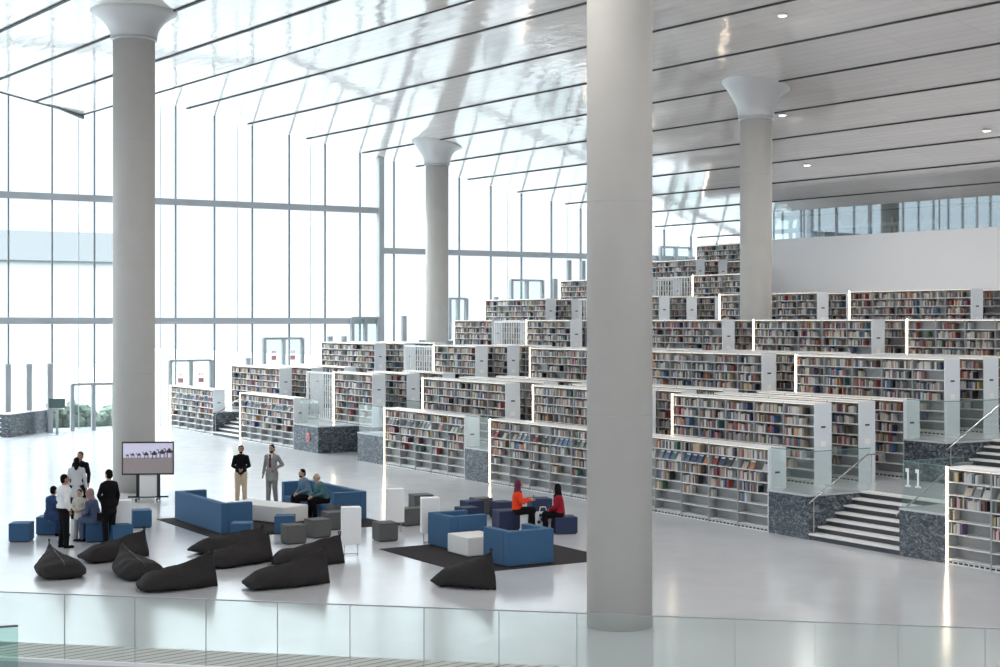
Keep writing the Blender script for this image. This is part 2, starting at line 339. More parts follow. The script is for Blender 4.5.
# ---------------------------------------------------------------- terraces
def A0n(n): return 27.2 + 5.05 * (n - 1)         # front line of the riser under terrace n
STAIR = (26.1, 29.2); FST = (68.3, 71.7)
DEP = .62
blocks = [(30.8, 5), (38.7, 5), (46.8, 5), (57.5, 3), (67.3, 5)]     # near end, bays
BAY = 1.24
rows = {}
rows[0] = [(18.4, 5), (30.8, 5), (38.9, 5), (46.9, 5), (61.9, 5), (71.75, 5)]
def c_blocks(n):
    """bookcases set against the riser under terrace n"""
    if n == 1: return rows[0]
    return tier_blocks(n - 1)
def tier_blocks(n):
    if n == 3: return blocks[:4] + [(64.45, 3)]
    if n <= 2: return blocks
    if n == 4: return blocks[1:]
    if n == 5: return blocks[3:]
    return blocks[4:]
ordn = ['', 'first', 'second', 'third', 'fourth', 'fifth', 'sixth', 'seventh', 'eighth']
BMIN = {1: 8, 2: 8, 3: 8, 4: 8, 5: 57.45, 6: 64.5, 7: 67.25}
for n in range(1, 8):
    z0, z1 = TZ[n - 1], TZ[n]; a0 = A0n(n)
    e = tag(empty('terrace', W(0, 0), AL), kind='structure')
    cuts = [(STAIR, 2.1)] if n <= 4 else []
    cuts += [(FST, 2.1), ((55.5, 59.3), 3.2)] if n == 1 else ([((61.6, 64.1), 2.1)] if n <= 5 else [])
    cs = [(b, b + k * BAY) for b, k in c_blocks(n)]
    marks = sorted({BMIN[n], 78.3} | {q for c in cs for q in c if BMIN[n] < q < 78.3} | {q for c in cuts for q in c[0]})
    bm = bmesh.new(); bt = bmesh.new()
    for b0, b1 in zip(marks, marks[1:]):
        m = (b0 + b1) / 2; off = 0; aE = a0 + 2.35 if n == 5 and b1 < 66.5 else (60 if n == 7 else 66)
        for c in cs:
            if c[0] < m < c[1]: off = DEP
        for c, o_ in cuts:
            if c[0] < m < c[1]: off = o_
        box(bm, a0 + off, aE, b0, b1, z0, z1 - .05); box(bt, a0 + off - .02 * (off == 0), aE, b0, b1, z1 - .05, z1)
    obj('granite_base', bm, M['granite'], e); obj('terrace_floor', bt, M['floor'], e)
    # stairs
    for (c, o_) in cuts:
        if o_ != 2.1: continue
        near = 'beside the glass panel marked 11' if c == STAIR else ('between the two farthest floor bookcases' if n == 1 else 'beside the slatted white screen')
        st = empty('staircase', W(a0, c[0], z0), AL, 'granite stair with pale treads up to the %s terrace %s' % (ordn[n], near), 'stair')
        for s in range(7):
            zt = (z1 - z0) * (s + 1) / 7; u = .3 * s
            obj('riser', BX(u + .02, 2.1, 0, c[1] - c[0], max(0, zt - .164), zt - .04), M['riser'], st)
            obj('tread', BX(u - .02, u + .34 if s < 6 else 2.1, -.01, c[1] - c[0] + .01, zt - .045, zt), M['tread'], st)
        for y in (.05, c[1] - c[0] - .05):
            bm = bmesh.new(); pts = [(-.05, y, .95), (2.0, y, 2.1), (2.6, y, 2.1)]
            for p, q in zip(pts, pts[1:]): tube(bm, p, q, .022)
            for t in (0, 1): tube(bm, (pts[t][0] + .15, y, pts[t][2] - .85 + (.1 if t == 0 else 0)), (pts[t][0] + .15, y, pts[t][2] + .08 * (t == 0)), .015)
            obj('handrail', bm, M['chrome'], st)

# glass balustrades on the terraces
gcount = [0]
def terr_glass(a0, b0, a1, b1, z, label, h=1.1, group=None):
    p, q = W(a0, b0, z), W(a1, b1, z); d = q - p; e = empty('glass_balustrade', p, math.atan2(d.y, d.x), label, 'balustrade', group)
    n = max(1, round(d.length / 1.5)); L = d.length / n
    for i in range(n):
        obj('glass_panel', BX(i * L + .01, (i + 1) * L - .01, -.01, .01, 0, h), M['glass'], e)
    obj('top_edge', BX(0, d.length, -.014, .014, h, h + .02), M['glass_edge'], e)
    return e
for n in range(1, 5):
    a0, z = A0n(n), TZ[n]; t = 'on the %s terrace' % ordn[n]
    terr_glass(a0 + .04, 30.7, a0 + .04, 29.25, z, 'clear glass balustrade over granite beside the stair, facing hall, ' + t)
    terr_glass(a0 + .04, 29.24, a0 + 2.2, 29.24, z, 'clear glass balustrade along bookcase side of the stair ' + t)
    gp = terr_glass(a0 + .04, 26.05, a0 + .04, 24.65, z, 'clear glass balustrade %sover the granite riser %s' % ('with white number 11 ' if n == 1 else '', t))
    terr_glass(a0 + .04, 26.06, a0 + 2.2, 26.06, z, 'clear glass balustrade along far side of the stair ' + t)
    if n == 1: g11 = gp
def digits(parent, s, x, z, hgt, y=-.02):
    """simple stroke numerals"""
    bm = bmesh.new(); t = hgt * .13; 
    for ch in s:
        if ch == '1':
            box(bm, x + t, x + 2 * t, y - .005, y, z, z + hgt); box(bm, x + .1 * t, x + t, y - .005, y, z + hgt * .8, z + hgt); box(bm, x + 0 * t, x + 3 * t, y - .005, y, z, z + t * .7); x += hgt * .72
        if ch == '5':
            w_ = hgt * .5
            box(bm, x, x + w_, y - .005, y, z + hgt - t, z + hgt); box(bm, x, x + t, y - .005, y, z + hgt * .5, z + hgt); box(bm, x, x + w_, y - .005, y, z + hgt * .5, z + hgt * .5 + t)
            box(bm, x + w_ - t, x + w_, y - .005, y, z, z + hgt * .5); box(bm, x, x + w_, y - .005, y, z, z + t); x += hgt * .7
    obj('number', bm, M['lettering'], parent)
digits(g11, '11', .12, .52, .44, .03 if False else -.02)
terr_glass(27.24, 55.45, 27.24, 53.35, 1.15, 'clear glass balustrade above granite on the near side of the recessed aisle')
ge = terr_glass(27.24, 61.2, 27.24, 59.35, 1.15, 'clear glass balustrade above granite on the far side of the recessed aisle')
terr_glass(30.44, 59.2, 30.44, 55.6, 1.15, 'clear glass balustrade at the back of the recessed aisle')
terr_glass(27.24, 46.8, 27.24, 45.2, 1.15, 'clear glass balustrade over the granite gap between two long floor bookcases')
g5 = terr_glass(A0n(5) + .04 - 5.05 + 3, 56.9, A0n(5) - 2.0, 54.5, 4.6, 'clear glass panel marked with number 5 on the fourth terrace')
digits(g5, '5', .5, .55, .5)
# red flower mark on the granite front of the recess
bm = bmesh.new()
for k in range(6):
    an = k * math.pi / 3; c = (.16 * math.cos(an), 0, .16 * math.sin(an))
    bmesh.ops.create_circle(bm, cap_ends=True, segments=10, radius=.075, matrix=Matrix.Translation(c) @ Matrix.Rotation(R(90), 4, 'X'))
bmesh.ops.create_circle(bm, cap_ends=True, segments=10, radius=.05, matrix=Matrix.Rotation(R(90), 4, 'X'))
for v in list(bm.verts): pass
bmesh.ops.solidify(bm, geom=bm.faces[:], thickness=.01)
o = obj('wall_emblem', bm, M['red'], None, W(27.17, 60.3, .62), AL - R(90)); tag(o, 'small red petal-shaped mark on the granite base beside the recessed aisle', 'emblem')

# slatted white screens by the far stairs
for n in (1, 2, 3, 4, 5):
    e = empty('slatted_screen', W(A0n(n) + 1.65, 61.3, TZ[n]), AL, 'white screen of thin upright bars beside the %s terrace three-bay bookcase' % ordn[n], 'screen')
    bm = bmesh.new(); box(bm, 0, .06, 0, 2.9, 2.12, 2.2); box(bm, 0, .06, 0, 2.9, .05, .12); box(bm, 0, .06, 0, .06, 0, 2.2); box(bm, 0, .06, 2.84, 2.9, 0, 2.2); obj('screen_border', bm, M['white'], e)
    for k in range(12): obj('upright_bar', BX(.01, .05, .2 + k * .225, .235 + k * .225, .12, 2.12), M['shelfwhite'], e)

# ---------------------------------------------------------------- bookcases
HB = 2.25
LV = [.12, .40, .70, 1.0, 1.3, 1.6, 1.9]      # shelf board heights
def case_meshes(bays):
    L = bays * BAY; d = {}
    bm = bmesh.new(); box(bm, .30, .32, 0, L, .1, HB - .04)
    for k in range(bays + 1):
        y = k * BAY; box(bm, .015, DEP - .015, max(0, y - .018), min(L, y + .018), .0, HB - .04)
    d['frame'] = mesh('frame', bm)
    d['top_board'] = mesh('top_board', BX(0, DEP, -.03, L + .03, HB - .04, HB))
    bm = bmesh.new(); box(bm, .03, DEP - .03, 0, L, 0, .09)
    for k in range(bays * 8): box(bm, .02, .03, .05 + k * BAY / 8, .05 + k * BAY / 8 + .1, .03, .07, 1)
    d['plinth'] = mesh('plinth', bm)
    d['shelf'] = [mesh('shelf_board', BX(.02, .30, .01, L - .01, z - .012, z + .012)) for z in LV]
    d['end_panel'] = mesh('end_panel', BX(0, DEP, -.035, 0, 0, HB - .04))
    d['far_end_panel'] = mesh('far_end_panel', BX(0, DEP, L, L + .035, 0, HB - .04))
    d['led_strip'] = mesh('led_strip', BX(-.02, .0, L + .0, L + .045, 0.02, HB))
    d['top_light'] = mesh('top_light', BX(.02, .05, .05, L - .05, HB - .055, HB - .04))
    d['frame'].materials.append(M['shelfback']); d['top_board'].materials.append(M['white']); d['plinth'].materials.append(M['shelfwhite']); d['plinth'].materials.append(M['dark'])
    for s in d['shelf']: s.materials.append(M['shelfwhite'])
    d['end_panel'].materials.append(M['panel']); d['far_end_panel'].materials.append(M['panel']); d['led_strip'].materials.append(M['led']); d['top_light'].materials.append(M['ledcool'])
    return d
CM = {5: case_meshes(5), 3: case_meshes(3)}
slot_m = mesh('slot', BX(.23, .39, -.045, -.036, 1.56, 1.61)); slot_m.materials.append(M['ink'])
plate_m = mesh('plate', BX(.22, .40, -.045, -.036, 1.05, 1.2)); plate_m.materials.append(M['paper'])
# ---- books
book_mesh = {}
def bkmesh(col, t, h):
    key = (col, t, h)
    if key not in book_mesh:
        bm = bmesh.new(); T, Hh, D = t / 1000, h / 100, .17
        box(bm, 0, D, 0, T, 0, Hh, 0, 0); box(bm, .006, D - .0, T * .12, T * .88, Hh, Hh + .002, 1)
        me = mesh('book', bm); me.materials.append(M['book_' + col]); me.materials.append(M['paper']); book_mesh[key] = me
    return book_mesh[key]
indiv = []      # (distance, world matrix data, mesh key, label, group)
sb_v, sb_f, sb_m = [], [], []
def stuff_box(org, x0, x1, y0, y1, z0, z1, mi):
    i = len(sb_v)
    for x, y, z in ((x0, y0, z0), (x1, y0, z0), (x1, y1, z0), (x0, y1, z0), (x0, y0, z1), (x1, y0, z1), (x1, y1, z1), (x0, y1, z1)):
        sb_v.append(W(org[0] + x, org[1] + y, org[2] + z))
    for f in ((0, 1, 5, 4), (2, 3, 7, 6), (3, 0, 4, 7), (4, 5, 6, 7)): sb_f.append([i + k for k in f]); sb_m.append(mi)
bayn = ['first', 'second', 'third', 'fourth', 'fifth']
shn = {6: 'top', 5: 'second', 4: 'third', 3: 'fourth', 2: 'fifth', 1: 'sixth', 0: 'lowest'}
mag_list = []
def fill(a, b, z, bays, front, ymax, desc, near):
    for bay in range(bays):
        y0 = bay * BAY + .03; y1 = y0 + BAY - .06
        if y0 > ymax: break
        hue = rnd.random()
        for lv in range(6, -1, -1):
            if front and lv == 5:
                # magazines facing out on the sloping shelf
                y = y0 + .05
                while y < y1 - .22:
                    if rnd.random() < .85: mag_list.append((a, b, z, y, LV[lv], near, desc, bay))
                    y += .26 + rnd.random() * .06
                continue
            fr = {6: .86, 5: .9, 4: .82, 3: .62, 2: .30, 1: .0, 0: 0}[lv] if front else {6: .88, 5: .86, 4: .84, 3: .78, 2: .55, 1: .3, 0: .15}[lv]
            fr *= rnd.uniform(.75, 1.12)
            if rnd.random() < .06: fr *= .3
            y = y1 if (rnd.random() < .75 or front) else y1 - .1
            yend = y1 - (y1 - y0) * min(1, fr)
            step = .045 if near else (.055 if front else .062)
            while y > yend + step:
                t = rnd.choice([.6, .8, 1, 1.2, 1.5]) * step
                if rnd.random() < .05: y -= step * 2; continue
                wts = list(bookweights)
                if hue < .3: wts[5] += 8; wts[2] += 8; wts[13] += 6
                elif hue > .75: wts[0] += 14; wts[1] += 10; wts[8] += 3
                ci = rnd.choices(range(16), wts)[0]; hh = rnd.choice([19, 21, 23, 25])
                if lv == 6 and hh > 23: hh = 23
                x = .05 + rnd.random() * .02
                if near:
                    indiv.append((a, b, z, x, y - t, LV[lv] + .013, BK[ci], round(t * 1000), hh, bay, lv, near))
                else:
                    stuff_box((a, b, z), x, .24, y - t, y - .003, LV[lv] + .012, LV[lv] + hh / 100, ci)
                y -= t
def bookcase(a, b, z, bays, label, front=False, near=None, ymax=99, led=True, fillit=True, grp=None):
    e = empty('bookcase', W(a, b, z), AL, label, 'bookcase', grp or 'white library bookcases'); d = CM[bays]
    link('frame', d['frame'], None, e); link('top_board', d['top_board'], None, e); link('plinth', d['plinth'], None, e)
    for s in d['shelf']: link('shelf_board', s, None, e)
    ep = link('end_panel', d['end_panel'], None, e); link('label_slot', slot_m, None, ep); link('label_plate', plate_m, None, ep)
    link('far_end_panel', d['far_end_panel'], None, e)
    if led: link('light_strip', d['led_strip'], None, e)
    link('top_light', d['top_light'], None, e)
    if fillit: fill(a, b, z, bays, front, ymax, label, near)
floor_desc = ['five-bay bookcase standing on the hall floor right of the stair by glass panel 11', 'five-bay bookcase on the hall floor between the massive column and the near stair', 'five-bay bookcase on the hall floor behind the two seated women', 'five-bay bookcase on the hall floor with a lit edge, above the white box tables',
              'five-bay bookcase on the hall floor behind the man in the dark shirt', 'five-bay bookcase on the hall floor nearest the glass wall']
nearname = ['bookcase past the near stair', 'bookcase between massive column and near stair', None, None, None, None]
for i, (b, k) in enumerate(rows[0]):
    bookcase(27.2, b, 0, k, 'white ' + floor_desc[i], True, nearname[i])
bl = ['nearest the camera', 'second block from the near stair', 'third block from the near stair', 'three-bay block by the slatted screen', 'block nearest the glass wall']
for n in range(1, 8):
    tb = tier_blocks(n)
    for (b, k) in tb:
        bi = 4 if b == 64.45 else blocks.index((b, k))
        for r, off in enumerate((1.65, 3.3)):
            if (n == 5 and bi == 3 or n == 7) and r == 1: continue
            bookcase(A0n(n) + off, b, TZ[n], k, 'white bookcase, %s row on the %s terrace, %s' % (['front', 'middle'][r], ordn[n], bl[bi]), ymax=99 if r == 0 else 2.6, led=(r == 0))
    if n < 7:
        for (b, k) in tier_blocks(n):
            bi = 4 if b == 64.45 else blocks.index((b, k))
            if n == 5 and bi == 3: continue
            bookcase(A0n(n + 1), b, TZ[n], k, 'white bookcase, back row on the %s terrace, %s' % (ordn[n], bl[bi]), ymax=2.6, led=False)
# individual books: the 300 that show largest, nearest first
cand = []
for t in indiv:
    a, b, z, x, y, zz, col, th, hh, bay, lv, near = t
    p = W(a, b + y, z)
    px = 500 + F * p.x / p.y
    vis = px < 1000 and px > 655
    cand.append((0 if vis else 1, p.length, t))
cand.sort(key=lambda q: (q[0], q[1]))
for i, (vis, d, t) in enumerate(cand):
    a, b, z, x, y, zz, col, th, hh, bay, lv, near = t
    if i < 300 and vis == 0:
        o = link('book', bkmesh(col, th, hh), None, None, W(a + x, b + y, z + zz), AL)
        tag(o, '%s book, %s shelf, %s bay of the %s' % (col, shn[lv], bayn[bay], near), 'book', 'books in the ' + near)
    else: stuff_box((a, b, z), x, .24, y, y + th / 1000 - .003, zz, zz + hh / 100, BK.index(col))
me = bpy.data.meshes.new('library_books'); me.from_pydata([tuple(v) for v in sb_v], [], sb_f)
for k in BK: me.materials.append(M['book_' + k])
me.polygons.foreach_set('material_index', sb_m); me.update()
o = link('library_books', me); tag(o, 'rows of mixed books filling the white terrace bookcases', 'books', kind='stuff')
print('stuff faces', len(sb_f), 'indiv', sum(1 for c in cand if c[0] == 0))
# magazines on the sloping display shelf
magm = {}
mags = sorted(mag_list, key=lambda m: W(m[0], m[1] + m[3]).length)
for (a, b, z, y, zz, near, desc, bay) in mags:
    col = rnd.choice(['grey', 'grey', 'teal', 'navy', 'white', 'cream', 'red', 'orange', 'black', 'blue', 'green'])
    if col not in magm:
        bm = bmesh.new(); box(bm, 0, .012, 0, .21, 0, .28); box(bm, -.002, 0, .02, .19, .2, .25, 1); bmesh.ops.rotate(bm, verts=bm.verts, cent=(0, 0, 0), matrix=Matrix.Rotation(R(28), 3, 'Y'))
        me = mesh('magazine', bm); me.materials.append(M['book_' + col]); me.materials.append(M['paper' if col not in ('white', 'cream') else 'ink']); magm[col] = me
    o = link('magazine', magm[col], None, None, W(a + .06, b + y, z + zz + .02), AL)
    ds = desc.replace('white five-bay ', '').replace(' standing', '')
    tag(o, ('%s magazine face out, %s bay of %s' % (col, bayn[bay], {0: 'floor bookcase past near stair', 1: 'floor bookcase between massive column and near stair', 2: 'floor bookcase behind the two women', 3: 'lit-edge floor bookcase above white box tables', 4: 'floor bookcase behind man in dark shirt', 5: 'floor bookcase nearest the glass wall'}[[floor_desc.index(q) for q in floor_desc if q in desc][0]])), 'magazine', 'face-out magazines on the display shelves')

# ---------------------------------------------------------------- upper wall and gallery
wA, wB = Vector((15.7, 88, 0)), Vector((24.9, 75.8, 0)); wd = (wB - wA).normalized(); wn = Vector((-wd.y, wd.x, 0))   # wn points away
w0 = wA - wd * 2.2; w1 = wB + wd * 42; Lw = (w1 - w0).length; rz = math.atan2(wd.y, wd.x)
ww = tag(empty('wall_right', w0, rz), kind='structure')
obj('wall_panel', BX(0, Lw, 0, .4, 3.5, 10.36), M['wall'], ww)
gal = empty('gallery_glazing', w0 + Vector((0, 0, 10.36)), rz, 'glass front of the dark upper gallery above the pale wall', 'glazing')
for k in range(int(Lw / 2.3)):
    obj('glass_pane', BX(k * 2.3 + .02, k * 2.3 + 2.28, .1, .13, 0, 1.6), M['gallery_glass'], gal)
    obj('glazing_bar', BX(k * 2.3 - .03, k * 2.3 + .03, .08, .16, 0, 1.6), M['rail'], gal)
gi = tag(empty('floor_gallery', w0, rz), kind='structure')
obj('gallery_slab', BX(0, Lw, .4, 12, 10.0, 10.3), M['interior'], gi); obj('gallery_back_wall', BX(0, Lw, 4.5, 4.8, 10.3, 14), M['wall'], gi)
obj('gallery_beam', BX(0, 12, 2.6, 3.2, 10.9, 11.15), M['steel'], gi); obj('gallery_dark_panel', BX(12.5, 18.4, 1.5, 2, 10.3, 11.6), M['fin'], gi); obj('gallery_dark_panel', BX(5, 7.6, 1.4, 2.4, 10.36, 10.9), M['dark'], gi)
for k in range(12): obj('gallery_post', BX(.8 + k * 1.9, .95 + k * 1.9, 3, 3.2, 10.3, 12.2), M['steel'], gi)
for k in range(4):  # area lights without fixtures, put in to brighten the dim gallery
    ld = bpy.data.lights.new('gallery_fill', 'AREA'); ld.energy = 2200; ld.size = 1.2; ld.shape = 'RECTANGLE'; ld.size_y = 5; lo = bpy.data.objects.new('gallery_fill', ld); COL.objects.link(lo)
    pp = w0 + wd * (4 + 7 * k) + wn * 3.2; lo.location = (pp.x, pp.y, 12.0); lo.rotation_euler = (0, 0, rz)
# enclosing walls out of the frame

# ---------------------------------------------------------------- front balustrade
e = empty('glass_balustrade', P_BL, math.atan2(bd.y, bd.x), 'long clear glass balustrade with dark top edge across the front of the hall', 'balustrade')
Lb = (P_BR - P_BL).length
x = -1.0 + .0; joints = []
for px in (64.6, 135, 206, 277.5, 350, 424, 499, 577, 653, 735, 815, 898, 985):
    xr = (px - 500) / F; den = bd.x - xr * bd.y; joints.append((xr * P_BL.y - P_BL.x) / den)
joints = [joints[0] - 1.18] + joints + [joints[-1] + 1.22 * k for k in range(1, 4)]
for j0, j1 in zip(joints, joints[1:]): obj('glass_panel', BX(j0 + .008, j1 - .008, -.012, .012, 0, 1.1), M['glass'], e)
for j in joints: obj('panel_joint', BX(j - .004, j + .004, -.012, .012, 0, 1.1), M['rail'], e)
obj('top_edge', BX(joints[0], joints[-1], -.016, .016, 1.1, 1.118), M['steel'], e); obj('base_rail', BX(joints[0], joints[-1], -.04, .04, -.03, .03), M['white'], e)
gr = empty('floor_grille', P_BL, math.atan2(bd.y, bd.x)); tag(gr, kind='structure')
bm = bmesh.new(); box(bm, -1, 40, .06, 1.2, .002, .008); obj('grille_frame', bm, M['fin'], gr)
bm = bmesh.new()
for k in range(150):
    x = -1 + k * .27; vs = [(x, .08), (x + .22, .08), (x + 1.02, 1.18), (x + .8, 1.18)]
    lo = [bm.verts.new((p[0], p[1], .012)) for p in vs]; bm.faces.new(lo)
obj('grille_slats', bm, M['slat'], gr)
e = empty('glass_balustrade', (-7.8, 24.6, 0), math.atan2(-.4, -1), 'short clear glass screen with dark edge in front of the long balustrade', 'balustrade')
obj('glass_panel', BX(0, 2.5, -.012, .012, -.9, .67), M['glass_green'], e); obj('top_edge', BX(0, 2.5, -.02, .02, .67, .7), M['fin'], e)

# ---------------------------------------------------------------- granite block with steps and sign, far left
p = Vector((-23.75, 73.8, 0)); q = Vector((-23.1, 78.2, 0))
e = empty('granite_parapet', p, math.atan2(q.y - p.y, q.x - p.x), 'low blue-grey granite parapet wall by the glass, beside dark steps', 'wall')
obj('parapet_body', BX(0, 4.4, 0, .5, 0, 1.1), M['granite'], e); obj('coping', BX(-.02, 4.42, -.02, .52, 1.1, 1.15), M['tread'], e)
e = empty('staircase', (-26.2, 74.6, 0), R(8), 'dark granite steps with pale treads beyond the low parapet by the glass wall', 'stair')
for s in range(5): obj('riser', BX(0, 2.2, s * .35, 3, s * .2, s * .2 + .17), M['granite'], e); obj('tread', BX(-.02, 2.22, s * .35 - .03, 3, s * .2 + .17, s * .2 + .2), M['tread'], e)
pt = G(57, 435); e = empty('board_sign', pt, 0, 'dark rectangular notice board on a slim grey pole by the entrance door', 'sign')
sc = pt.y / F
obj('sign_board', BX(-8 * sc, 8 * sc, -.05, .05, (435 - 408) * sc, (435 - 398.5) * sc, bev=.01), mat('sign_green', (.05, .09, .09), .5), e); obj('pole', BX(-.06, .06, -.04, .04, 0, (435 - 408) * sc), M['steel'], e); obj('foot', BX(-.3, .3, -.25, .25, 0, .03), M['steel'], e)

# ---------------------------------------------------------------- furniture
def flat_on(c, yaw, name, label, cat, group=None): return empty(name, c, yaw, label, cat, group)
def stool(px, py, yaw, m, label, s=.52, h=.48, group='cube stools'):
    """px, py: middle of the floor contact"""
    c = G(px, py); e = empty('cube_stool', c, yaw, label, 'stool', group)
    obj('cushion', BX(-s / 2, s / 2, -s / 2, s / 2, .03, h, bev=.02), M[m], e, smooth=False)
    obj('seam_band', BX(-s / 2 - .002, s / 2 + .002, -s / 2 - .002, s / 2 + .002, h - .035, h - .03), M['dark'], e)
    obj('base', BX(-s / 2 + .03, s / 2 - .03, -s / 2 + .03, s / 2 - .03, 0, .03), M['dark'], e); return e
stool(21.5, 541, AL - .5, 'blue', 'blue cube stool standing alone beyond the group of visitors')
stool(49, 534, AL - .5, 'blue', 'blue cube stool under the visitor in dark blue', .55)
stool(97, 541, AL - .3, 'blue', 'blue cube stool under the seated visitor with pink-grey headscarf', .55)
stool(141, 527, AL - .2, 'blue', 'blue cube stool beside the tall white side table near the wheeled screen')
stool(120, 543, AL, 'blue', 'blue cube stool half hidden behind the long beanbag, below the white side table')
stool(242, 541, AL - .5, 'blue', 'blue cube stool in front of the blue sofa corner')
stool(285, 533, AL - .5, 'blue', 'blue cube stool in front of the white bench')
stool(293.5, 543, AL - .1, 'greyfelt', 'dark grey cube stool next to the blue stool by the white bench')
stool(317.5, 537, AL + .1, 'greyfelt', 'dark grey cube stool in front of the two seated men')
stool(334, 529, AL, 'greyfelt', 'dark grey cube stool behind the nearest tall white side table')
stool(339, 521, AL, 'greyfelt', 'dark grey cube stool close to the blue sofa arm')
stool(385, 540.5, AL - .1, 'greyfelt', 'dark grey cube stool standing free below the farthest tall white side table')
stool(409, 525, AL, 'greyfelt', 'dark grey cube stool between the two far white side tables')
stool(421, 511, AL - .2, 'greyfelt', 'dark grey cube stool behind the middle white side table', .6, .5)
stool(427, 524, AL, 'greyfelt', 'dark grey cube stool tucked behind the middle white side table')
stool(481, 514, AL - .1, 'greyfelt', 'dark grey cube stool in front of the lit bookcase edge')
stool(467, 524, AL, 'navy', 'navy cube stool just behind the blue armchair'); stool(472, 517, AL, 'navy', 'navy cube stool farther behind the blue armchair')
stool(506, 529, AL - .2, 'navy', 'navy cube stool under the woman in orange', .6, .52); stool(539.5, 515, AL - .3, 'navy', 'navy cube stool between the two seated women', .6, .5)
stool(564, 533, AL - .35, 'navy', 'navy cube stool under the woman in dark red', .6, .45); stool(502, 518, AL, 'navy', 'navy cube stool behind the woman in orange')

def sofa(a, b, yaw, L, D, label, back=.82, arm=.82, both=True, name='sofa', seat=.42, t=.2, cat='sofa'):
    """origin at one back corner; local x along the back, y towards the front"""
    e = empty(name, W(a, b), yaw, label, cat)
    obj('backrest', BX(0, L, 0, t, .03, back, bev=.02), M['blue'], e); obj('armrest', BX(0, t, t, D, .03, arm, bev=.02), M['blue'], e)
    obj('armrest', BX(L - t, L, t, D, .03, arm, bev=.02), M['blue'], e)
    obj('seat_base', BX(t, L - t, t, D - .02, .03, seat - .14, bev=.01), M['blue'], e)
    n = max(1, round((L - 2 * t) / 1.1)); wseat = (L - 2 * t) / n
    for i in range(n): obj('seat_cushion', BX(t + i * wseat + .004, t + (i + 1) * wseat - .004, t, D, seat - .14, seat, bev=.03), M['blue'], e)
    obj('plinth', BX(.04, L - .04, .04, D - .05, 0, .03), M['dark'], e); return e
UP = AL + R(90)    # local x along +b, local y along -a
DN = AL - R(90)    # local x along -b, local y along +a
sofa(14.6, 41.5, DN, 3.6, .88, 'long blue felt sofa seen from behind, on the dark rug by the white bench')
sofa(19.2, 38.6, UP, 3.7, 1.0, 'long blue felt sofa with two men seated on it')
sofa(18.4, 33.55, DN, 1.15, 1.05, 'boxy blue felt armchair beside the white cube ottoman', name='armchair', cat='armchair')
sofa(18.2, 29.4, AL, 1.25, 1.1, 'boxy blue felt armchair seen from behind, nearest the seated women', name='armchair', cat='armchair')
def pouf(c, yaw, L, D, h, label, name):
    e = empty(name, c, yaw, label, 'ottoman'); obj('upholstered_block', BX(-L / 2, L / 2, -D / 2, D / 2, .02, h, bev=.035), M['whitefelt'], e); obj('base', BX(-L / 2 + .04, L / 2 - .04, -D / 2 + .04, D / 2 - .04, 0, .02), M['dark'], e)
pouf(Vector((-6.6, 43.05, 0)), R(-36), 2.3, .95, .47, 'long white upholstered bench between the two blue sofas', 'ottoman_bench')
pouf(W(18.65, 31.7), AL, .9, 1.0, .47, 'white cube ottoman between the two blue armchairs', 'ottoman')
def rug(a0, a1, b0, b1, label):
    e = obj('rug', BX(0, a1 - a0, 0, b1 - b0, 0.001, .012), M['rug'], None, W(a0, b0), AL); tag(e, label, 'rug')
rug(14.2, 19.4, 37.3, 41.9, 'dark charcoal rug under the two long blue sofas'); rug(17.0, 21.1, 29.2, 33.5, 'dark charcoal rug under the two blue armchairs')

def side_table(px, py, yaw, label, w_=.46, z0=.27, z1=1.16):
    c = G(px, py); e = empty('side_table', c, yaw, label, 'table', 'tall white side tables')
    obj('box_top', BX(-w_ / 2, w_ / 2, -.16, .16, z0, z1, bev=.015), M['white'], e)
    for s in (-1, 1):
        bm = bmesh.new(); pts = [(s * w_ * .35, 0, z0), (s * w_ * .35, 0, .015), (s * w_ * .35, -.14, .015)]
        for p, q in zip(pts, pts[1:]): tube(bm, p, q, .012)
        tube(bm, (s * w_ * .35, 0, .015), (s * w_ * .35, .14, .015), .012)
        obj('leg', bm, M['chrome'], e)
    bm = bmesh.new(); tube(bm, (-w_ * .35, 0, .03), (w_ * .35, 0, .03), .012); obj('crossbar', bm, M['chrome'], e)
side_table(351, 555, R(12), 'tall white box-shaped side table on thin legs beside the dark beanbags'); side_table(395, 532, R(12), 'tall white box-shaped side table farthest back, above the free grey stool')
side_table(430, 543, R(12), 'tall white box-shaped side table next to the blue armchair'); side_table(122, 541, R(12), 'tall white box-shaped side table behind the man in the dark suit', z1=1.05)

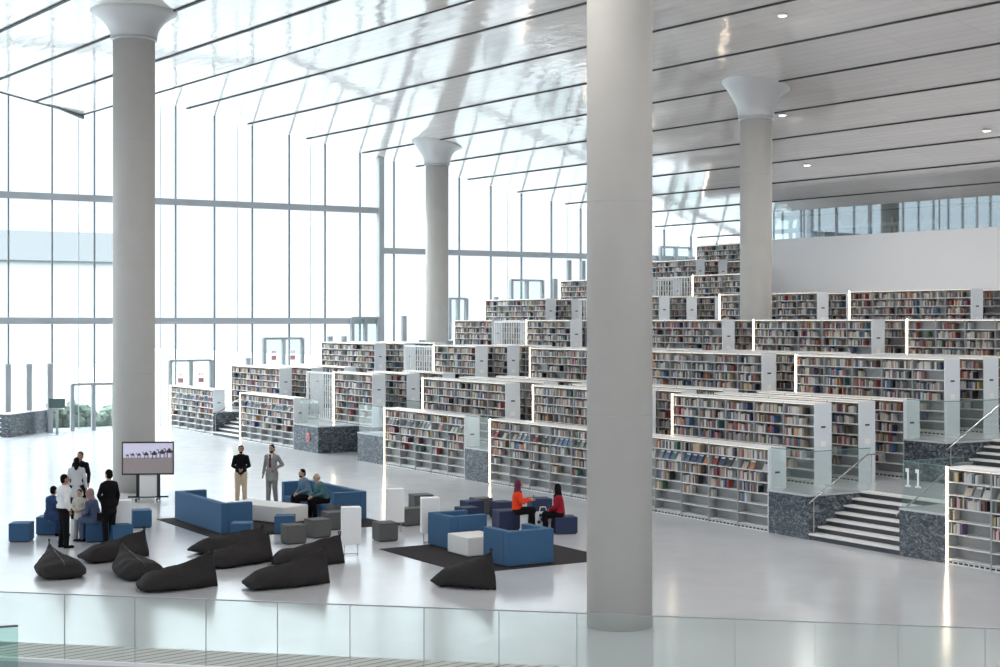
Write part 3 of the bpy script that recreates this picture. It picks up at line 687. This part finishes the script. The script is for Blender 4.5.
# ---- wheeled screen
c = G(148, 501); e = empty('wheeled_screen', c, R(6), 'large flat screen on a wheeled stand showing camels crossing sand', 'television')
s = c.y / F
obj('screen_casing', BX(-.80, .80, -.03, .04, .82, 1.86, bev=.008), M['dark'], e)
skyim = mat('screen_sky', (.42, .41, .52), .3, emit=.55); sandim = mat('screen_sand', (.17, .145, .15), .3, emit=.6, noise_amt=.15, nscale=12); camim = mat('screen_camel', (.06, .05, .07), .4)
scr = obj('screen', BX(-.76, .76, -.036, -.031, .87, 1.81), skyim, e)
obj('sand_picture', BX(-.76, .76, -.038, -.036, .87, 1.36), sandim, scr)
for i, (cx, cz, k) in enumerate(((-.62, 1.36, .42), (-.46, 1.36, .55), (-.27, 1.35, .6), (-.05, 1.33, .8), (.2, 1.32, .95), (.44, 1.34, 1.05), (.66, 1.36, 1.1))):
    bm = bmesh.new()
    def E(x, z, rx, rz_): bmesh.ops.create_circle(bm, cap_ends=True, segments=10, radius=1, matrix=Matrix.Translation((cx + x * k, -.041, cz + z * k)) @ Matrix.Diagonal((rx * k, 1, rz_ * k, 1)) @ Matrix.Rotation(R(90), 4, 'X'))
    E(0, .17, .1, .05); E(0, .22, .04, .045); E(-.14, .25, .03, .016)
    for x in (-.07, -.05, .05, .08): box(bm, cx + (x - .008) * k, cx + (x + .008) * k, -.042, -.040, cz, cz + .16 * k)
    box(bm, cx - .125 * k, cx - .1 * k, -.042, -.040, cz + .14 * k, cz + .25 * k)
    obj('camel_picture', bm, camim, scr)
for sx in (-.32, .32):
    obj('upright', BX(sx - .05, sx + .05, .04, .1, .08, 1.5), M['dark'], e)
    f = obj('foot', BX(sx - .035, sx + .035, -.4, .4, .06, .11, bev=.01), M['dark'], e)
    for sy in (-.36, .36):
        bm = bmesh.new(); tube(bm, (sx - .02, sy, .03), (sx + .02, sy, .03), .03, seg=14); obj('caster', bm, M['rubber'], f)
obj('equipment_box', BX(-.26, .26, 0, .12, .14, .84, bev=.01), M['white'], e); obj('crossbar', BX(-.62, .62, .04, .12, .1, .15), M['dark'], e)

# ---- beanbags
def beanbag(fx, fy, bx, by, hgt, wid, label, seed, lean=.04):
    """fx,fy: foot end on the floor; bx,by: foot of the tall back seam"""
    p, q = G(fx, fy), G(bx, by); d = q - p; L = d.length; yaw = math.atan2(d.y, d.x)
    e = empty('beanbag', p, yaw, label, 'beanbag', 'charcoal beanbags'); nu, nv = 40, 32; bm = bmesh.new(); ringsv = []
    for i in range(nu + 1):
        t = i / nu; tt = .004 + .992 * t
        # width: broad seam at the foot, pinched to the upright seam at the back; height grows
        wd_ = wid / 2 * (min(1, .84 + tt * .8) if tt < .2 else 1.0) * (max(0, 1 - max(0, (tt - .3) / .7) ** 1.9)) ** .8 + .02
        plump = math.sin(math.pi * min(1, tt / .17) / 2) if tt < .17 else 1
        hh = (.11 + (.23 * plump)) + (hgt - .34) * tt ** 1.35
        ring = []
        for j in range(nv):
            an = 2 * math.pi * j / nv; cx_, sz_ = math.cos(an), math.sin(an)
            ex = 1.0 if tt > .5 else .85
            y = wd_ * math.copysign(abs(cx_) ** ex, cx_)
            if sz_ >= 0:
                # upper half sharpens to a ridge towards the back
                k = min(1, max(0, (tt - .35) / .5)); z = hh * (.32 + .68 * ((1 - k) * sz_ + k * (1 - abs(cx_) ** 1.25))); y *= 1 - .0 * k
            else: z = hh * .32 * (1 - abs(sz_) ** .8)
            lo = max(0, .06 * (1 - tt / .12)) if tt < .12 else 0
            z = max(0, z); z = lo + z * (1 - lo)
            nz = noise.noise(Vector((t * 5 + seed, y * 4, z * 4))) * .035 + noise.noise(Vector((t * 14 + seed, y * 9, z * 9))) * .012
            x = t * L - .16 * (z / hgt) * max(0, tt - .3) - .09 * math.cos(an) ** 2 * (tt < .25) * (.25 - tt) * 0
            y += nz; z = max(0.0, z + nz * (z > .03))
            ring.append(bm.verts.new((x, y, z)))
        ringsv.append(ring)
    for i in range(nu):
        for j in range(nv): bm.faces.new((ringsv[i][j], ringsv[i][(j + 1) % nv], ringsv[i + 1][(j + 1) % nv], ringsv[i + 1][j]))
    bm.faces.new(ringsv[0][::-1]); bm.faces.new(ringsv[-1])
    bmesh.ops.recalc_face_normals(bm, faces=bm.faces[:])
    tops = [(r[nv // 4].co.x, r[nv // 4].co.y, r[nv // 4].co.z + .002) for r in ringsv[3::3]]; sb = bmesh.new()
    obj('bag', bm, M['bean'], e, smooth=True)
    for p_, q_ in zip(tops, tops[1:]): tube(sb, p_, q_, .011, seg=6)
    obj('seam_piping', sb, M['seam'], e)
    bm = bmesh.new(); X = L - .11
    tube(bm, (X - .02, 0, hgt - .03), (X - .05, 0, hgt + .05), .014); tube(bm, (X - .05, 0, hgt + .05), (X + .01, 0, hgt + .05), .014); tube(bm, (X + .01, 0, hgt + .05), (X + .0, 0, hgt - .05), .014)
    obj('carry_loop', bm, M['bean'], e)
beanbag(66, 580, 48, 567, .60, 1.0, 'charcoal beanbag with its broad foot facing the balustrade, in front of the standing visitors', 1)
beanbag(84, 563, 149, 556, .66, .8, 'long charcoal beanbag right behind the others, peak toward the white side table', 2)
beanbag(148, 581, 119, 569, .62, .95, 'charcoal beanbag with tall rounded peak, squeezed beside the longest one', 3)
beanbag(138, 591, 218, 586, .74, .85, 'charcoal beanbag nearest the balustrade, its foot touching the rounded-peak one', 4)
beanbag(197, 555, 266, 544, .46, .8, 'low charcoal beanbag in front of the blue sofa and blue stool', 5)
beanbag(206, 568, 273, 561, .68, .85, 'charcoal beanbag between the low one and the nearest one, below the blue stool', 6)
beanbag(246, 589, 330, 583, .76, .85, 'charcoal beanbag with pointed foot, just in front of the grey cube stools group', 7)
beanbag(272, 566, 345, 563, .68, .85, 'charcoal beanbag whose peak rises beside the white side table', 8)
beanbag(442, 583, 496, 590, .80, .95, 'charcoal beanbag standing alone in front of the dark rug and armchairs', 9)

# ---------------------------------------------------------------- people
def cap(bm, p0, r0, p1, r1, seg=12):
    p0, p1 = Vector(p0), Vector(p1)
    if (p1 - p0).length > 1e-4: tube(bm, p0, p1, r0, r1, seg)
    for p, r in ((p0, r0), (p1, r1)): bmesh.ops.create_uvsphere(bm, u_segments=seg, v_segments=8, radius=r, matrix=Matrix.Translation(p))
def ell(bm, c, r, rot=None):
    mt = Matrix.Translation(c) @ (rot or Matrix()) @ Matrix.Diagonal((*r, 1)); bmesh.ops.create_uvsphere(bm, u_segments=18, v_segments=12, radius=1, matrix=mt)
def fused(name, bm, m, parent, vox):
    me = mesh(name, bm); o = bpy.data.objects.new('tmp', me); COL.objects.link(o)
    r = o.modifiers.new('r', 'REMESH'); r.mode = 'VOXEL'; r.voxel_size = vox; r.use_smooth_shade = True
    s = o.modifiers.new('s', 'SMOOTH'); s.factor = .5; s.iterations = 3
    dg = bpy.context.evaluated_depsgraph_get(); dg.update(); out = bpy.data.meshes.new_from_object(o.evaluated_get(dg)); out.name = name
    bpy.data.objects.remove(o); out.materials.clear(); return link(name, out, m, parent)
def person(X, Y, z0, yaw, hgt, label, top, bottom, skin='skin', hair='hair', seated=False, lean=0., arms='down', longtop=0., scarf=None, headturn=0., tie=False, bald=False, longhair=False, skirt=False, beard=False, coat=False, wide=1.0, armR=None, armL=None, seat_h=.47):
    k = hgt / 1.75
    e = empty('person', (X, Y, z0), yaw, label, 'person'); e.scale = (k * 1, k * 1, k)
    def V(x, y, z): return Vector((x, y, z))
    if seated:
        hz = (seat_h + .09) / k; pel = V(0, 0, hz)
    else: hz = .94; pel = V(0, 0, hz)
    ln = lean; up = V(0, math.sin(ln), math.cos(ln)); fw = V(0, math.cos(ln), -math.sin(ln))
    chest = pel + up * .38; neck = pel + up * .54; headc = neck + up * .07 + V(0, .02, .10)
    sh = {s: pel + up * .49 + V(s * .175, 0, 0) for s in (-1, 1)}
    hip = {s: pel + V(s * .09, 0, -.02) for s in (-1, 1)}
    if seated: kn = {s: pel + V(s * .11, .42, .0) for s in (-1, 1)}; an = {s: V(s * .11, .40 + .03 * s, .09) for s in (-1, 1)}
    else: kn = {s: V(s * .10, .02, .49) for s in (-1, 1)}; an = {s: V(s * .115, -.01 + .03 * s, .08) for s in (-1, 1)}
    def armpose(s, mode):
        S = sh[s]
        if mode == 'down': return S + V(s * .06, -.02, -.28), S + V(s * .08, .06, -.53)
        if mode == 'front': return S + V(s * .07, .02, -.27), V(s * .05, S.y + .24, S.z - .36)
        if mode == 'pocket': return S + V(s * .12, -.04, -.27), S + V(s * .04, .06, -.50)
        if mode == 'hip': return S + V(s * .14, -.05, -.25), S + V(s * -.02, .12, -.36)
        if mode == 'lap': return S + up * -.26 + V(s * .05, .08, 0), V(s * .06, S.y + .22, (kn[s].z + .12) if seated else 1.0)
        if mode == 'phone': return S + V(s * .05, .08, -.25), S + V(-s * .04, .34, -.18)
    el, wr = {}, {}
    for s in (-1, 1): el[s], wr[s] = armpose(s, (armR if s == 1 else armL) or arms)
    # ---- body
    bm = bmesh.new()
    cap(bm, pel, .13, chest, .135); ell(bm, chest + up * .04, (.18, .11, .16)); ell(bm, pel, (.165, .12, .12)); cap(bm, chest + up * .1, .07, neck + up * .05, .055)
    T = Matrix.Rotation(headturn, 4, 'Z')
    def hp(x, y, z): return headc + (T @ V(x, y, z))
    ell(bm, headc, (.078, .095, .12), T); ell(bm, hp(0, .025, -.06), (.058, .065, .06), T)
    cap(bm, hp(0, .09, .015), .012, hp(0, .113, -.02), .017, 8)      # nose
    for s in (-1, 1): ell(bm, hp(s * .082, -.005, -.005), (.012, .022, .034), T)      # ears
    ell(bm, hp(0, .088, -.055), (.026, .014, .009), T)
    for s in (-1, 1):
        cap(bm, chest + up * .05, .065, sh[s] - up * .015, .05); cap(bm, sh[s] - up * .015, .05, el[s], .042); cap(bm, el[s], .042, wr[s], .027)
        cap(bm, hip[s], .095, kn[s], .062); cap(bm, kn[s], .06, an[s], .04); cap(bm, an[s] + V(0, -.02, -.04), .038, an[s] + V(0, .15, -.055), .028)
        d = (wr[s] - el[s]).normalized()
        if d.z > -.8: d = (d + V(0, 0, -.25)).normalized()
        side = d.cross(V(s, 0, 0)).normalized(); 
        if side.length < .5: side = V(0, 1, 0)
        pc = wr[s] + d * .055; cap(bm, wr[s], .024, pc, .030, 10)
        for f_, (o_, ln_) in enumerate(((-.027, .062), (-.009, .074), (.010, .070), (.027, .056))):
            b0 = pc + side * o_ + d * .018; b1 = b0 + d * ln_ * .55; curl = V(-s * .35, 0, -.1)
            b2 = b1 + (d + curl * .8).normalized() * ln_ * .5; cap(bm, b0, .0105, b1, .0095, 8); cap(bm, b1, .0095, b2, .0085, 8)
        th = wr[s] + d * .025 - side * .02; cap(bm, th, .013, th + (d * .6 - side * .8).normalized() * .055, .010, 8)
    fused('body', bm, M[skin], e, .0095)
    # ---- trousers or skirt
    bm = bmesh.new(); ell(bm, pel + V(0, -.005, .01), (.178 * wide, .135 * wide, .13))
    for s in (-1, 1):
        cap(bm, hip[s], .112, kn[s], .082); cap(bm, kn[s], .082, an[s] + V(0, 0, .02), .066)
    if skirt:
        for t in range(7):
            u = t / 6
            if seated: c = pel.lerp((kn[1] + kn[-1]) / 2, u); ell(bm, c, (.19, .13, .11))
            else: ell(bm, V(0, 0, .94 - .84 * u), (.17 + .07 * u, .13 + .06 * u, .09))
        if seated:
            for t in range(5): ell(bm, ((kn[1] + kn[-1]) / 2).lerp((an[1] + an[-1]) / 2, t / 4), (.18, .10, .1))
    fused('skirt' if skirt else 'trousers', bm, M[bottom], e, .016)
    # ---- top
    bm = bmesh.new(); cap(bm, pel + up * .04, .15, chest, .150); ell(bm, chest + up * .04, (.202 * wide, .135 * wide, .165)); ell(bm, pel + up * .06, (.180 * wide, .14 * wide, .13)); cap(bm, chest + up * .1, .085, neck - up * .02, .068)
    if longtop:
        for t in range(5):
            u = t / 4
            if seated: ell(bm, pel + V(0, .28 * u, -.01), (.185, .14, .12))
            else: ell(bm, pel + V(0, 0, -longtop * u), (.182 + .02 * u, .14 + .02 * u, .1))
    for s in (-1, 1):
        cap(bm, chest + up * .05, .088, sh[s] - up * .012, .066); cap(bm, sh[s] - up * .012, .066, el[s], .056); cap(bm, el[s], .058, el[s].lerp(wr[s], .93), .042)
    tp = fused('jacket' if coat else 'shirt', bm, M[top], e, .014)
    # ---- shoes
    for s in (-1, 1):
        bm = bmesh.new(); ell(bm, an[s] + V(0, -.01, -.035), (.048, .06, .045)); ell(bm, an[s] + V(0, .10, -.045), (.046, .10, .036)); box(bm, an[s].x - .04, an[s].x + .04, -.06 + an[s].y, .18 + an[s].y, 0, .02)
        fused('shoe', bm, M['cblack'] if not scarf else M['cfloral'] if 'child' in label else M['cblack'], e, .012)
    # ---- head: hair, eyes, brows, scarf
    if scarf:
        bm = bmesh.new(); ell(bm, hp(0, -.022, .012), (.100, .108, .135), T); cap(bm, hp(0, -.03, -.06), .095, neck + V(0, -.02, .01), .10); ell(bm, neck + V(0, 0, -.03), (.15, .12, .08)); ell(bm, neck + V(0, .05, -.08), (.11, .07, .1))
        for v in bm.verts:
            l = v.co - headc
            lf = T.inverted() @ l
            if lf.y > .06 and abs(lf.x) < .062 and -.10 < lf.z < .085: v.co = headc + T @ V(lf.x, .055, lf.z)
        fused('headscarf', bm, M[scarf], e, .010)
    else:
        bm = bmesh.new()
        if bald: ell(bm, hp(0, -.028, -.02), (.084, .082, .065), T)
        else:
            ell(bm, hp(0, -.018, .035), (.086, .098, .098), T); ell(bm, hp(0, -.045, -.02), (.08, .065, .08), T)
            if longhair: ell(bm, hp(0, -.06, -.06), (.095, .07, .14), T); cap(bm, hp(0, -.07, -.05), .08, hp(0, -.10, -.34), .05)
        for v in bm.verts:
            lf = T.inverted() @ (v.co - headc)
            if lf.y > .045 and lf.z < .07: v.co = headc + T @ V(lf.x, .045, lf.z)
        fused('hair', bm, M[hair], e, .010)
        if beard:
            bm = bmesh.new(); ell(bm, hp(0, .038, -.078), (.055, .058, .048), T); fused('beard', bm, M[hair], e, .009)
    for s in (-1, 1):
        bm = bmesh.new(); ell(bm, hp(s * .031, .083, .012), (.013, .009, .008), T); obj('eye', bm, M['dark'], e, smooth=True)
        bm = bmesh.new(); cap(bm, hp(s * .018, .091, .034), .005, hp(s * .046, .082, .034), .004, 8); obj('eyebrow', bm, M['hair'], e, smooth=True)
    if tie or coat:
        bm = bmesh.new(); c = chest + fw * .125; 
        if tie:
            for (z0_, z1_, w_) in ((.12, .17, .06), (-.1, .14, .05), (-.22, -.1, .07)): box(bm, -w_ / 2, w_ / 2, c.y + .006, c.y + .026, c.z + z0_, c.z + z1_)
            obj('tie', bm, M['cmaroon'], tp)
            bm = bmesh.new(); v = [bm.verts.new(q) for q in ((-.07, c.y + .0, c.z + .19), (.07, c.y + .0, c.z + .19), (.04, c.y + .008, c.z - .1), (-.04, c.y + .008, c.z - .1))]; v2 = [bm.verts.new(q.co + V(0, -.03, 0)) for q in v]
            bm.faces.new(v); bm.faces.new(v2[::-1]); [bm.faces.new((v[i], v2[i], v2[(i + 1) % 4], v[(i + 1) % 4])) for i in range(4)]
            obj('shirt_front', bm, M['cshirt'], tp)
        else: bm.free()
    return e, {'wr': wr, 'el': el, 'head': headc, 'k': k}
def at(px, Z): return ((px - 500) / F * Z, Z)
RT, LT, CAM = R(-90), R(90), R(180)
x, y = at(64, 37.7); person(x, y, 0, R(-55), 1.80, 'standing person in white shirt and black trousers, hand in pocket, beside the group of visitors', 'cshirt', 'cblack', armL='pocket', armR='pocket', wide=1.28)
x, y = at(109, 38.3); person(x, y, 0, R(50), 1.86, 'standing person in black suit holding a dark bag, facing the seated visitors', 'cblack', 'cblack', skin='skinlight', coat=True, longtop=.18, arms='lap', armR='down', wide=1.22)
x, y = at(80.5, 44.3); person(x, y, 0, R(175), 1.80, 'standing person in dark suit behind the woman with long black hair', 'cblack', 'cblack', coat=True, longtop=.15)
x, y = at(76.5, 43.3); person(x, y, 0, R(10), 1.72, 'standing person in pale grey top with long black hair, back to the balustrade', 'cpale', 'cblack', longhair=True, longtop=.25)
x, y = at(50, 39.4); person(x, y, 0, R(-30), 1.66, 'seated person in dark blue top on a blue cube stool, back turned', 'cnavy', 'cnavy', seated=True, lean=.2, arms='lap', wide=1.1, seat_h=.47)
x, y = at(79.5, 38.9); person(x, y, 0, R(172), 1.30, 'standing child in pale patterned top and grey trousers among the visitors', 'cfloral', 'cgrey', skin='skinlight', arms='front', longtop=.15)
x, y = at(97, 38.7); person(x, y, 0, R(70), 1.72, 'seated person in slate blue tunic and pinkish headscarf leaning forward on a blue stool', 'cslate', 'cslate', skin='skinlight', seated=True, lean=.35, arms='lap', scarf='cpink', longtop=.3, seat_h=.47)
x, y = at(241, 46.8); person(x, y, 0, R(188), 1.78, 'standing person in black shirt and khaki trousers with hands clasped', 'cblack', 'ckhaki', arms='front', beard=True)
x, y = at(272, 46.8); person(x, y, 0, R(165), 1.80, 'standing person in grey suit with dark red tie, one hand at the waist', 'cgrey', 'cgreyt', coat=True, longtop=.2, tie=True, armL='hip', armR='down', beard=True)
p = W(18.45, 39.75); person(p.x, p.y, 0, AL + R(90), 1.74, 'seated bald person in teal shirt leaning forward on the blue sofa', 'cteal', 'cblack', skin='skinlight', seated=True, lean=.42, arms='lap', bald=True, seat_h=.42, hair='cgrey')
p = W(18.35, 40.7); person(p.x, p.y, 0, AL + R(95), 1.78, 'seated person with short dark hair and steel blue shirt, beside the bald one', 'csteel', 'cblack', skin='skinlight', seated=True, lean=.3, arms='lap', seat_h=.42, beard=True)
x, y = at(517, 40.4); po, pj = person(x, y, 0, R(-85), 1.66, 'seated person in bright orange jacket and maroon headscarf holding a phone', 'corange', 'cblack', skin='skinlight', seated=True, lean=.05, scarf='cmaroon', skirt=True, arms='phone', seat_h=.5)
x, y = at(560, 40.2); person(x, y, 0, R(82), 1.66, 'seated person in dark red coat and black headscarf on a navy stool', 'cred', 'cblack', seated=True, lean=.12, scarf='cblack', arms='lap', longtop=.35, seat_h=.43)
# phone in the hand
k = pj['k']; wp = pj['wr'][1] * k; ph = Vector((wp.x - .03, wp.y + .09, wp.z - .0)); rot = Matrix.Rotation(R(-85), 3, 'Z'); x, y = at(517, 40.4); pw = Vector((x, y, 0)) + rot @ ph
tag(obj('mobile_phone', BX(-.04, .04, -.005, .005, -.02, .13, bev=.003), M['dark'], None, pw, R(-80)), 'dark mobile phone held up by the person in orange', 'phone')
# tote bag
c = G(543, 532.5); e = empty('tote_bag', c, R(10), 'white tote bag with dark leaf pattern standing between the two seated women', 'bag')
bm = bmesh.new(); prism(bm, [(-.2, -.08), (.2, -.08), (.22, .08), (-.22, .08)], 0, .56)
for v in bm.verts:
    if v.co.z > .2: v.co.y *= .3; v.co.x *= 1.12
obj('bag_body', bm, M['cshirt'], e)
for i, (u, v_, r_) in enumerate(((-.08, .12, .06), (.07, .25, .07), (-.02, .36, .07), (.12, .42, .06), (-.13, .29, .05), (.05, .5, .05), (-.08, .47, .05))):
    bm = bmesh.new(); yy = -.083 + (.05 * v_ / .42 if v_ < .2 else .058); bmesh.ops.create_circle(bm, cap_ends=True, segments=7, radius=r_, matrix=Matrix.Translation((u, -.086 if v_ < .2 else -.088 , v_)) @ Matrix.Rotation(R(90), 4, 'X')); bmesh.ops.solidify(bm, geom=bm.faces[:], thickness=.003); obj('leaf_print', bm, M['cnavy'], e)
for s in (-.06, .06):
    bm = bmesh.new(); pts = [(-.1, s * .3, .55), (-.07, s * .3, .68), (.07, s * .3, .68), (.1, s * .3, .55)]
    for p_, q_ in zip(pts, pts[1:]): tube(bm, p_, q_, .01, seg=8)
    obj('handle', bm, M['cshirt'], e)
# dark handbag of the suited visitor
x, y = at(101, 38.1); tag(obj('handbag', BX(-.1, .1, -.05, .05, 0, .2, bev=.03), M['cblack'], None, (x, y, .62), R(20)), 'dark bag held low by the person in the black suit', 'bag')
